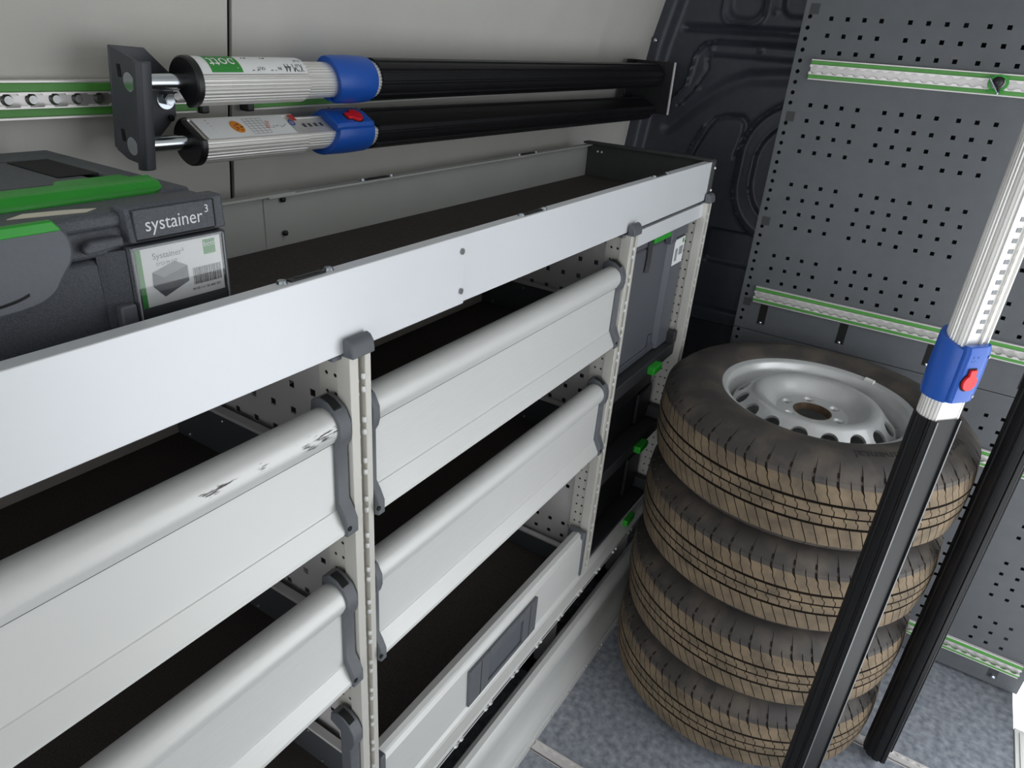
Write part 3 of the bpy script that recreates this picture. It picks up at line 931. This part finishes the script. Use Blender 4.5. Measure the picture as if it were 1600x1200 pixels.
# ------------------------------------------------------------------ tool case on the tray
cs = thing('tool_case', 'dark grey tool case with green carry handle and label card on the top tray', 'tool case', (.217, .19, 1.315))
X0, X1, Y0, Y1 = .019, .415, .052, .345


def rbox(name, a, b, m_, parent, bev):
    return MB().box(a, b).build(name, m_, parent, bevel=bev)


body = rbox('body', (X0, Y0 + .004, 1.3155), (X1 - .001, Y1, 1.4445), 'case_body', cs, .006)
lid = MB()
lid.box((X0, Y0, 1.4455), (X1, Y1, 1.470))
lid.build('lid', 'case_body', cs, bevel=.004)
# corner blocks of lid and body stand proud at the front
cbl = MB().loft([[(x, y, z) for x, y in q] for z, q in ((1.4545, [(.318, Y0 + .01), (.322, .042), (.415, .042), (.415, Y0 + .01)]), (1.4855, [(.318, Y0 + .01), (.322, .044), (.415, .044), (.415, Y0 + .01)]))])
cbl.build('lid_corner', 'case_body', cs, bevel=.0025)
nf = MB().box((.326, .0405, 1.4575), (.402, .0432, 1.4825)).build('name_plate', 'case_body', cs, bevel=.0008)
MB().box((.402, .0412, 1.4575), (.4035, .0428, 1.4825)).box((.326, .0412, 1.4560), (.402, .0428, 1.4572)).build('plate_gap_shade', 'inner_black', nf)  # black strips painting in the shade beside and below the name plate
mb = MB(); put_text(mb, 'systainer', .0170, lambda a, c: (.3620 + a, .0402, 1.4690 + c), sx=.92); put_text(mb, '3', .0100, lambda a, c: (.3945 + a, .0402, 1.4748 + c))
mb.build('name_lettering', 'letter_silver', nf)
# rim of the lid, sloping up to the corners, with recessed top
rim = MB()
rim.box((X0, Y0 - .001, 1.468), (X1, .098, 1.4815)).box((X0, .290, 1.468), (X1, Y1, 1.4845)).box((.385, .09, 1.468), (X1, .30, 1.4845))
rim.build('lid_rim', 'case_body', cs, bevel=.004)
rbox('lid_top', (X0, .165, 1.468), (.370, .292, 1.4840), 'case_body', cs, .003)
rbox('lid_pocket', (.345, .190, 1.4843), (.384, .285, 1.4850), 'inner_black', cs, 0)
hp = [(.098, 1.470), (.096, 1.484), (.102, 1.491), (.116, 1.494), (.126, 1.490), (.128, 1.476), (.124, 1.470)]
hn = MB().prism(hp, lambda y, z: (.03, y, z), lambda y, z: (.392, y, z)).build('carry_handle', 'green_plastic', cs, bevel=.003)
MB().loft([[(x, y, z) for x, y in ((.305, .124), (.392, .124), (.386, .158), (.325, .158))] for z in (1.476, 1.4885)]).build('handle_root', 'green_plastic', hn, bevel=.002)
MB().loft([[(x, y, z) for x, y in ((.246, .0735), (.300, .062), (.312, .0690), (.291, .0775), (.262, .0835))] for z in (1.4814, 1.4820)]).build('tape', 'tape_beige', cs)
# front latch
lp = [(.10, 1.4830), (.262, 1.4830), (.272, 1.476), (.275, 1.462), (.272, 1.450), (.262, 1.438), (.256, 1.428), (.240, 1.420), (.205, 1.418), (.10, 1.418)]
def chaikin(p, n=2):
    for _ in range(n):
        q = []
        for i in range(len(p)):
            a_, b_ = p[i], p[(i + 1) % len(p)]
            q += [(a_[0] * .75 + b_[0] * .25, a_[1] * .75 + b_[1] * .25), (a_[0] * .25 + b_[0] * .75, a_[1] * .25 + b_[1] * .75)]
        p = q
    return p


lp = chaikin(lp)
la = MB().prism(lp, lambda x, z: (x, .052, z), lambda x, z: (x, .040, z)).build('latch', 'case_body_smooth', cs, bevel=.003)
MB().prism([(.10, 1.4765), (.268, 1.4765), (.262, 1.4850), (.10, 1.4850)], lambda x, z: (x, .0455, z), lambda x, z: (x, .0388, z)).build('latch_top', 'green_plastic', la, bevel=.0012)
gr = [(.205 + .035 * math.sin(t), 1.4365 - .010 * math.cos(t)) for t in (math.radians(a) for a in range(-60, 70, 10))]
mb = MB()
mb.loft([[(x, .0396, z), (x, .0396, z + .0022)] for x, z in gr], caps=False, close=False); mb.build('latch_groove', 'inner_black', la)
MB().prism([(.284, 1.452), (.316, 1.455), (.316, 1.4625), (.290, 1.4625), (.283, 1.458)], lambda x, z: (x, .052, z), lambda x, z: (x, .0425, z)).build('lid_rib', 'case_body', cs, bevel=.002)
MB().loft([[(.300, .056, 1.317), (.318, .0465, 1.317), (.318, .056, 1.317)], [(.296, .056, 1.450), (.318, .0460, 1.450), (.318, .056, 1.450)]]).build('corner_column', 'case_body', cs, bevel=.001)
MB().box((.302, .040, 1.374), (.316, .050, 1.404)).build('bottom_clip', 'case_body_smooth', cs, bevel=.002)
# card holder
cf = MB().box((.318, .0440, 1.320), (.4145, .0575, 1.4520)).build('card_frame', 'case_body', cs, bevel=.002)
cd = thing('x', 'x', 'x', (0, 0, 0)); bpy.data.objects.remove(cd)
PY = .0436


def card_quad(u0, u1, v0, v1, nm, m_, h=0.0, par=cf):
    # u, v = 0..1 across the card
    f_ = lambda u, v: (.3235 + u * .0835, PY - h, 1.3960 + v * .0525)
    MB().add([f_(u0, v0), f_(u1, v0), f_(u1, v1), f_(u0, v1)], [(0, 1, 2, 3)]).build(nm, m_, par)


CQ = lambda u, v, h=.0003: (.3235 + u * .0835, PY - h, 1.3960 + v * .0525)
card_quad(0, 1, 0, 1, 'label_card', 'paper_white')
card_quad(0, .055, 0, 1, 'green_edge', 'print_green', .0002)
card_quad(.78, .93, .70, .96, 'logo_square', 'print_green', .0002)
mb = MB(); put_text(mb, 'bott', .0068, lambda a, c: CQ(.855 + a / .0835, .88 + c / .0525, .0004)); mb.build('logo_text', 'paper_white', cf)
mb = MB(); put_text(mb, 'Systainer\u00b3', .0078, lambda a, c: CQ(.36 + a / .0835, .84 + c / .0525))
put_text(mb, 'SYS3 M 137', .0042, lambda a, c: CQ(.33 + a / .0835, .70 + c / .0525)); mb.build('card_title', 'print_grey', cf)
mb = MB(); rnd = random.Random(8); u = .62
while u < .96:
    w = rnd.choice((.006, .010, .014)); q = [CQ(u, .20), CQ(u + w, .20), CQ(u + w, .50), CQ(u, .50)]
    mb.add(q, [(0, 1, 2, 3)]); u += w + rnd.choice((.007, .011))
put_text(mb, '94 00 111 50 000 292', .0034, lambda a, c: CQ(.77 + a / .0835, .12 + c / .0525)); mb.build('barcode', 'print_black', cf)
MB().add([CQ(.14, .34), CQ(.26, .12), CQ(.27, .46), CQ(.15, .58)], [(0, 1, 2, 3)]).build('case_picture_side', 'print_dark', cf)
MB().add([CQ(.26, .12), CQ(.56, .30), CQ(.56, .58), CQ(.27, .46)], [(0, 1, 2, 3)]).build('case_picture_front', 'steel_dark', cf)
MB().add([CQ(.15, .58), CQ(.27, .46), CQ(.56, .58), CQ(.42, .70)], [(0, 1, 2, 3)]).build('case_picture_top', 'print_grey', cf)
MB().box((.3205, PY - .0016, 1.3860), (.4095, PY - .0010, 1.4505)).build('clear_cover', 'clear_plastic', cf)
MB().box((.3200, PY - .0022, 1.4500), (.4102, PY, 1.4512)).box((.3195, PY - .0022, 1.386), (.3207, PY, 1.4512)).box((.4092, PY - .0022, 1.386), (.4104, PY, 1.4512)).build('cover_edge', 'print_grey', cf)


# ------------------------------------------------------------------ cases on runners in the end bay
def bay_case(z0, z1, yf, label, deep=False, tall=True):
    t = thing('tool_case', label, 'tool case', (1.56, .18, z0), 'tool cases on runners in the end bay')
    xa, xb = 1.358, 1.752
    cm = 'case_body_smooth' if tall else 'case_black'
    MB().box((xa, yf, z0), (xb, yf + .28, z1 - .045)).build('body', cm, t, bevel=.006)
    MB().box((xa, yf - .002, z1 - .043), (xb, yf + .28, z1)).build('lid', cm, t, bevel=.004)
    if not tall:
        MB().box((xb - .10, yf - .010, z0 + .004), (xb - .006, yf, z1 - .05)).build('corner_column', cm, t, bevel=.003)
        MB().box((xa + .006, yf - .010, z0 + .004), (xa + .05, yf, z1 - .05)).build('corner_column', cm, t, bevel=.003)
    if tall:
        # recessed front panel with raised frame
        MB().box((xa + .004, yf - .010, z0 + .02), (xa + .03, yf + .002, z1 - .05)).build('corner_column', 'case_body_smooth', t, bevel=.003)
        MB().loft([[(xb - .10, yf + .001, z0), (xb - .085, yf - .012, z0), (xb - .004, yf - .012, z0), (xb - .004, yf + .001, z0)], [(xb - .10, yf + .001, z1 - .05), (xb - .085, yf - .012, z1 - .05), (xb - .004, yf - .012, z1 - .05), (xb - .004, yf + .001, z1 - .05)]]).build('corner_column', 'case_body_smooth', t, bevel=.002)
        MB().box((xb - .125, yf - .018, z1 - .055), (xb - .090, yf, z1 - .012)).build('latch_block', 'case_body_smooth', t, bevel=.003)
        MB().box((xb - .088, yf - .014, z1 - .046), (xb - .006, yf, z1 - .004)).build('lid_corner', 'case_body_smooth', t, bevel=.002)
        MB().box((xb - .230, yf - .016, z1 - .034), (xb - .126, yf - .002, z1 - .018)).build('latch_top', 'green_plastic', t, bevel=.003)
        pts = [(xb - .235 + .02 * math.sin(a) - .012 * a, z1 - .028 - .075 * a / 1.6) for a in [i * .16 for i in range(11)]]
        mb = MB(); mb.loft([[(x - .006, yf - .004, z), (x + .006, yf - .010, z), (x + .008, yf - .002, z)] for x, z in pts]); mb.build('latch', 'black_plastic', t)
        cd_ = MB().box((xb - .082, yf - .0135, z1 - .118), (xb - .012, yf - .0125, z1 - .052)).build('label_card', 'paper_white', t)
        MB().box((xb - .072, yf - .0139, z1 - .108), (xb - .056, yf - .0137, z1 - .076)).box((xb - .046, yf - .0139, z1 - .096), (xb - .020, yf - .0137, z1 - .074)).build('card_print', 'print_grey', cd_)
        MB().box((xb - .030, yf - .0139, z1 - .066), (xb - .018, yf - .0137, z1 - .056)).build('card_logo', 'print_green', cd_)
        MB().box((xb - .135, yf - .006, z0 + .005), (xb - .112, yf + .002, z0 + .05)).build('foot_clip', 'case_body', t, bevel=.002)
        MB().box((xa + .005, yf - .005, z0), (xb - .006, yf + .002, z0 + .018)).build('base_rib', 'case_body', t, bevel=.002)
    r = MB().box((1.340, .004, z0 - .040), (1.760, .30, z0 - .004)).box((1.735, .002, z0 - .004), (1.760, .29, z0 + .03)).box((1.340, .002, z0 - .004), (1.352, .29, z0 + .02)).build('runner_shelf', 'case_dark', t, bevel=.002)
    MB().box((1.575, -.014, z0 - .036), (1.630, .006, z0 - .016)).build('release_tab', 'green_plastic', r, bevel=.002)
    return t


bay_case(.925, 1.268, .035, 'tall grey tool case with white label card behind the lintel of the end bay')
bay_case(.690, .835, .050, 'black tool case in the shadow right under the tall grey case', tall=False)
bay_case(.445, .625, .050, 'black tool case on the lowest runner of the end bay', tall=False)

# ------------------------------------------------------------------ wheels
TZ = .232
TR = .360


def make_tyre(root):
    N = 96
    rows = []   # (r, z, kind)  kinds: s sidewall, t tread, g groove, h shoulder
    side = [(.2215, .196), (.2215, .2105), (.226, .2155), (.238, .2200), (.252, .2262), (.262, .2284), (.275, .2290), (.290, .2280), (.304, .2250), (.318, .2195), (.331, .2118), (.3405, .2035), (.3475, .1950)]
    for r, z in side:
        rows.append((r, z, 's'))

    def crown(z):
        d = abs(z - .1145) / .075
        return TR - .0065 * d ** 2.2
    ribs = [(.190, .1425), (.1365, .1165), (.1125, .0925), (.0865, .039)]
    for k, (za, zb) in enumerate(ribs):
        n = 6 if k in (0, 3) else 5
        for i in range(n):
            z = za + (zb - za) * i / (n - 1)
            rows.append((crown(z), z, 't%d_%.3f' % (k, i / (n - 1))))
        if k < 3:
            z2 = ribs[k + 1][0]; dep = .0075 if k != 1 else .005
            rows.append((crown(zb) - dep, zb - .001, 'g')); rows.append((crown(z2) - dep, z2 + .001, 'g'))
    for r, z in reversed(side):
        rows.append((r, .229 - z, 's'))

    def shift(kind):
        k = int(kind[1]); s = float(kind.split('_')[1])
        if k == 0:
            return (.0, .10, .28, .34, .62, .78)[round(s * 5)]
        if k == 3:
            return .9 * s
        return (.0, .04, .30, .34, .34)[round(s * 4)] + (.25 if k == 2 else 0)
    cols = [(0.0, 0), (.915, 0), (.93, 1), (.985, 1)]
    V = []; nc = N * 4
    for ri, (r, z, kd) in enumerate(rows):
        for k in range(N):
            for c, (t, gap) in enumerate(cols):
                sh = shift(kd) if kd[0] == 't' else (0 if ri < 15 else .9)
                rr = r
                if kd[0] == 't' and gap:
                    rr -= .0042
                if kd == 's' and gap and ri in (10, 11, 12) and k % 2 == 0:
                    rr -= .0035
                if kd == 's' and gap and (len(rows) - 1 - ri) in (11, 12) and k % 2 == 0:
                    rr -= .0035
                if k % 2 == 0 and (kd in ('t0_0.000', 't0_0.200') or (kd == 's' and ri in (11, 12))):
                    t = (0, .76, .80, .97)[c]
                a = 2 * math.pi * (k + t + sh) / N
                V.append((rr * math.cos(a), rr * math.sin(a), z * TZ / .229))
    F = []; MI = []
    for i in range(len(rows) - 1):
        ka, kb = rows[i][2], rows[i + 1][2]
        for j in range(nc):
            j2 = (j + 1) % nc
            F.append((i * nc + j, (i + 1) * nc + j, (i + 1) * nc + j2, i * nc + j2))
            c = j % 4
            if ka[0] == 't' and kb[0] == 't':
                MI.append((0 if kb == 't0_0.200' else 1) if c == 0 else 2)
            elif ka[0] == 's' and kb[0] == 's':
                MI.append(2 if (i in (11, 12) and c and (j // 4) % 2 == 0) else 0)
            elif 's' in (ka[0], kb[0]):
                MI.append(1 if (ka[0] == 't') else 0)
            else:
                MI.append(2)
    mb = MB(); mb.v = V; mb.f = F; mb.mi = MI
    return mb.build('tyre', ['tyre_side', 'tyre_tread', 'tyre_groove'], root, angle=32)


def make_wheel():
    root = bpy.data.objects.new('wheel', None); COL.objects.link(root)
    ORIG[root.name] = Vector((0, 0, 0))
    ty = make_tyre(root)
    # raised lettering on the side wall, tops of the letters outwards
    def arc(txt, r, ang, size, step=None):
        v, f = text2d(txt, size)
        def fn(a, c):
            rr = r + c; t = ang - a / r
            # height of side wall at that radius
            zz = np.interp(rr, [.238, .252, .262, .275, .290, .304, .318, .331], [.2200, .2262, .2284, .2290, .2280, .2250, .2195, .2118])
            return (rr * math.cos(t), rr * math.sin(t), float(zz) * TZ / .229 + .0009)
        MB().add([fn(a, c) for a, c in v], f).build('lettering', 'tyre_letter', ty)
    cam_dir = math.atan2(-.53 + .387, -1.683)
    arc('Continental', .290, cam_dir + .62, .034)
    arc('Vanco', .290, cam_dir - 2.6, .036)
    arc('235/65 R16 C', .268, cam_dir + 1.7, .016)
    arc('Vanco 4', .306, cam_dir + 1.22, .026)
    # rim barrel
    prof = [(.2150, .0), (.2150, .014), (.205, .020), (.203, .035), (.188, .055), (.186, .145), (.196, .165), (.2015, .185), (.2025, .197), (.2065, .202), (.2080, .207), (.2110, .2100), (.2160, .2125), (.2210, .2150), (.2240, .2140), (.2245, .2100), (.2230, .205)]
    rm = MB().rev([(r, z) for r, z in prof], n=96).build('rim', 'rim_silver', root, angle=40)
    # disc with vent holes, bolt holes and bore
    mb = MB()
    NH = 16
    zd = .196

    def conep(t, s):   # s: 0 outer foot .. 1 top of the hat
        r = .1880 + (.150 - .1880) * s
        z = .168 + (.205 - .168) * s
        return (r * math.cos(t), r * math.sin(t), z)
    for k in range(NH):
        t0 = 2 * math.pi * k / NH; dt = 2 * math.pi / NH
        cs_ = [(-1, -1), (-.5, -1), (0, -1), (.5, -1), (1, -1), (1, -.5), (1, 0), (1, .5), (1, 1), (.5, 1), (0, 1), (-.5, 1), (-1, 1), (-1, .5), (-1, 0), (-1, -.5)]
        outer = [conep(t0 + a * dt / 2, .5 + c * .5) for a, c in cs_]
        inner = []
        for a, c in cs_:
            l_ = math.hypot(a, c)
            inner.append(conep(t0 + a / l_ * dt * .31, .50 + c / l_ * .37))
        inner2 = [(x * .985, y * .985, z - .006) for x, y, z in inner]
        n = 16
        mb.add(outer + inner + inner2, [(i, (i + 1) % n, n + (i + 1) % n, n + i) for i in range(n)] + [(n + i, n + (i + 1) % n, 2 * n + (i + 1) % n, 2 * n + i) for i in range(n)])
    mb.rev([(.150, .205), (.1465, .2080), (.1415, .2102), (.1355, .2110), (.128, .2095), (.120, .2050), (.112, .1975), (.104, .1890), (.096, .1810), (.089, .1760), (.084, .1740)], n=96)
    for k in range(6):
        t0 = 2 * math.pi * (k + .3) / 6; dt = 2 * math.pi / 6
        cs_ = [(-1, -1), (-.5, -1), (0, -1), (.5, -1), (1, -1), (1, -.5), (1, 0), (1, .5), (1, 1), (.5, 1), (0, 1), (-.5, 1), (-1, 1), (-1, .5), (-1, 0), (-1, -.5)]
        pf_ = lambda a, c, z: ((.0645 + c) * math.cos(t0 + a), (.0645 + c) * math.sin(t0 + a), z)
        outer = [pf_(a * dt / 2, c * .0195, .1740) for a, c in cs_]
        i1 = []; i2 = []; i3 = []
        for a, c in cs_:
            l_ = math.hypot(a, c)
            i1.append(pf_(a / l_ * .013 / .0645, c / l_ * .013, .1750)); i2.append(pf_(a / l_ * .0085 / .0645, c / l_ * .0085, .1700)); i3.append(pf_(a / l_ * .0085 / .0645, c / l_ * .0085, .162))
        n = 16
        q = outer + i1 + i2 + i3
        mb.add(q, [(b_ * n + i, b_ * n + (i + 1) % n, (b_ + 1) * n + (i + 1) % n, (b_ + 1) * n + i) for b_ in range(3) for i in range(n)])
    mb.rev([(.045, .174), (.0430, .1745), (.0415, .172), (.0415, .158)], n=48)
    ds = mb.build('wheel_disc', 'rim_silver', root, angle=40)
    MB().rev([(.0450, .1746), (.0425, .1750), (.0412, .172), (.0412, .157)], n=48).build('bore_edge', 'rim_rust', ds)
    a = cam_dir + .98 + .35
    MB().cyl((.196 * math.cos(a), .196 * math.sin(a), .176), (.186 * math.cos(a), .186 * math.sin(a), .203), .0045, 12).build('valve', 'screw', root)
    a = cam_dir + math.pi + .62 - 1.15
    w = [(.2165 * math.cos(a + i * .02), .2165 * math.sin(a + i * .02)) for i in range(-3, 4)]
    mb = MB(); mb.loft([[(x * k, y * k, z) for k, z in ((1.02, .2125), (1.02, .2185), (.975, .2165), (.975, .2085))] for x, y in w]); mb.build('balance_weight', 'rail_white', root, bevel=.001)
    return root


w0 = make_wheel()
labels = ['van wheel with silver steel rim in view, topmost of the tyre stack', 'van wheel second from the top of the tyre stack', 'van wheel second from the floor in the tyre stack', 'van wheel at the bottom of the tyre stack, resting on the floor']
offs = [(.0, .0, .3), (.004, .002, 1.1), (-.002, .004, 2.3), (.003, .006, 4.0)]
for i in range(4):
    w = w0 if i == 0 else copy_tree(w0)
    ox, oy, ra = offs[i]
    w.location = (1.683 + ox, -.387 + oy, (TZ + .0012) * (3 - i))
    w.rotation_euler = (0, 0, 0 if i == 0 else ra)
    tag(w, labels[i], 'wheel', 'van wheels in the stack')

# ------------------------------------------------------------------ perforated panels
XP = 2.075
YC = [-.139 - .0385 * k for k in range(4)] + [-.3175 - .0388 * k for k in range(4)] + [-.481 - .0388 * k for k in range(3)] + [-.640, -.678, -.717] + [-.7645 - .0388 * k for k in range(4)] + [-.945 - .0388 * k for k in range(3)]
RU = [1.734, 1.696, 1.658, 1.533, 1.4945, 1.456, 1.4175, 1.330, 1.292, 1.254, 1.216, 1.130, 1.092, 1.054]
RL = [.830, .791, .752, .625, .587, .548, .510, .422, .384, .346, .308, .221, .183, .145]
RT = [1.86, 1.82]


def perfo(name, z0, z1, rows, label, slots, plates):
    t = thing(name, label, 'panel', (XP, -.59, z0), 'perforated panels on the partition')
    mb = MB()
    fn = lambda u, v: (XP, u, v)
    holes = [(y, z, 's', .0098) for y in YC for z in rows]
    # the slotted row breaks the sheet
    plate(mb, (-1.105, -.104), (z0, z1), holes + slots, fn)
    # edge strip with round holes
    zz = z1 - .006; hs = []
    while zz > z0 + .01:
        if not any(abs(zz - q) < .014 for q in plates):
            hs.append((-.0875, zz, 'r', .0120))
        zz -= .0253
    plate(mb, (-.104, -.0725), (z0, z1), hs, fn)
    mb.build('sheet', 'perfo_grey', t, solid=.0016, flat=True)
    MB().box((XP, -.0725, z0), (XP + .10, -.071, z1)).box((XP, -1.106, z0), (XP + .10, -1.104, z1)).box((XP, -1.105, z0), (XP + .03, -.072, z0 + .0015)).box((XP, -1.105, z1 - .0015), (XP + .03, -.072, z1)).build('edge_flange', 'perfo_grey', t)
    for q in plates:
        MB().box((XP - .0015, -.106, q - .012), (XP - .0008, -.084, q + .012)).build('square_plug', 'perfo_plate', t)
    return t


up = perfo('perforated_panel', .898, 1.945, RU + RT, 'tall grey perforated panel with two green-striped rails above the tyres', [], [1.754, 1.501, 1.222, .981])
lo_ = perfo('perforated_panel', .012, .896, RL, 'grey perforated panel behind the tyre stack reaching down to the floor', [], [.76, .50, .25])
for yy in (-.147, -.370, -.593, -.815, -1.03):
    sl_ = MB().box((XP - .0016, yy - .011, .922), (XP - .0010, yy + .011, .982)).build('slot', 'inner_black', up)
    MB().ball((XP - .002, yy + .001, .926), .005, 10).build('slot_bolt', 'zinc', sl_)
MB().box((XP - .0016, -1.045, .035), (XP - .001, -1.02, .07)).build('slot', 'perfo_plate', lo_)
MB().ball((XP - .004, -1.035, .042), .008, 10).build('slot_bolt', 'zinc', lo_)


def panel_rail(zc, y0, y1, label, h=.048, screws=()):
    t = thing('panel_rail', label, 'rail', (XP, (y0 + y1) / 2, zc), 'lashing rails on the perforated panels')
    load_rail(t, (XP - .0012, y0, zc), (0, -1, 0), (0, 0, 1), (-1, 0, 0), y0 - y1, h, .0254, screws)
    return t


panel_rail(1.6175, -.118, -1.09, 'lashing rail with green stripes, the one carrying the green clip')
panel_rail(1.011, -.112, -1.09, 'lashing rail with green stripes just above the top tyre')
panel_rail(.712, -.118, -1.09, 'lashing rail with green stripes mostly hidden behind the upper tyres')
panel_rail(.098, -.118, -1.087, 'lashing rail with green stripes just above the floor')

cl = thing('rail_clip', 'green lashing clip with black knob and wire on the upper panel rail', 'clip', (2.06, -.532, 1.622))
ring = []
for k in range(25):
    t = 2 * math.pi * k / 24
    ring.append((-.534 + .021 * math.cos(t), 1.621 + .0185 * math.sin(t)))
mb = MB()
mb.loft([[(2.059 - dx, -.534 + (y + .534) * s, 1.621 + (z - 1.621) * s) for dx, s in ((0, 1.0), (.007, .98), (.007, .72), (.0, .70))] for y, z in ring], caps=False)
mb.build('clip_ring', 'green_plastic', cl, angle=40)
MB().box((2.050, -.552, 1.602), (2.0605, -.516, 1.606)).build('clip_foot', 'green_plastic', cl, bevel=.001)
MB().ball((2.050, -.533, 1.623), .0125, 16, sc=(.7, 1, .95)).cyl((2.052, -.535, 1.622), (2.050, -.541, 1.600), .005, 10, .002).build('knob', 'black_plastic', cl)
MB().cyl((2.045, -.515, 1.630), (2.043, -.5385, 1.600), .0016, 8).ball((2.043, -.5385, 1.600), .0032, 8).build('wire', 'zinc', cl)


# ------------------------------------------------------------------ floor rails
def floor_rail(x, y0, y1, label):
    t = thing('floor_rail', label, 'rail', (x, (y0 + y1) / 2, 0), 'lashing rails set in the floor')
    load_rail(t, (x, y0, .0), (0, -1, 0), (1, 0, 0), (0, 0, 1), y0 - y1, .036, .0254, (), core='rail_alu', green=False, depth=.0065)
    return t


floor_rail(1.110, -.024, -1.09, 'silver lashing rail in the floor starting at the rounded flap')
floor_rail(1.640, -.024, -1.09, 'silver lashing rail in the floor under the tyre stack and the plain bar')
floor_rail(.40, -.024, -1.09, 'silver lashing rail in the floor beneath the scuffed tray')
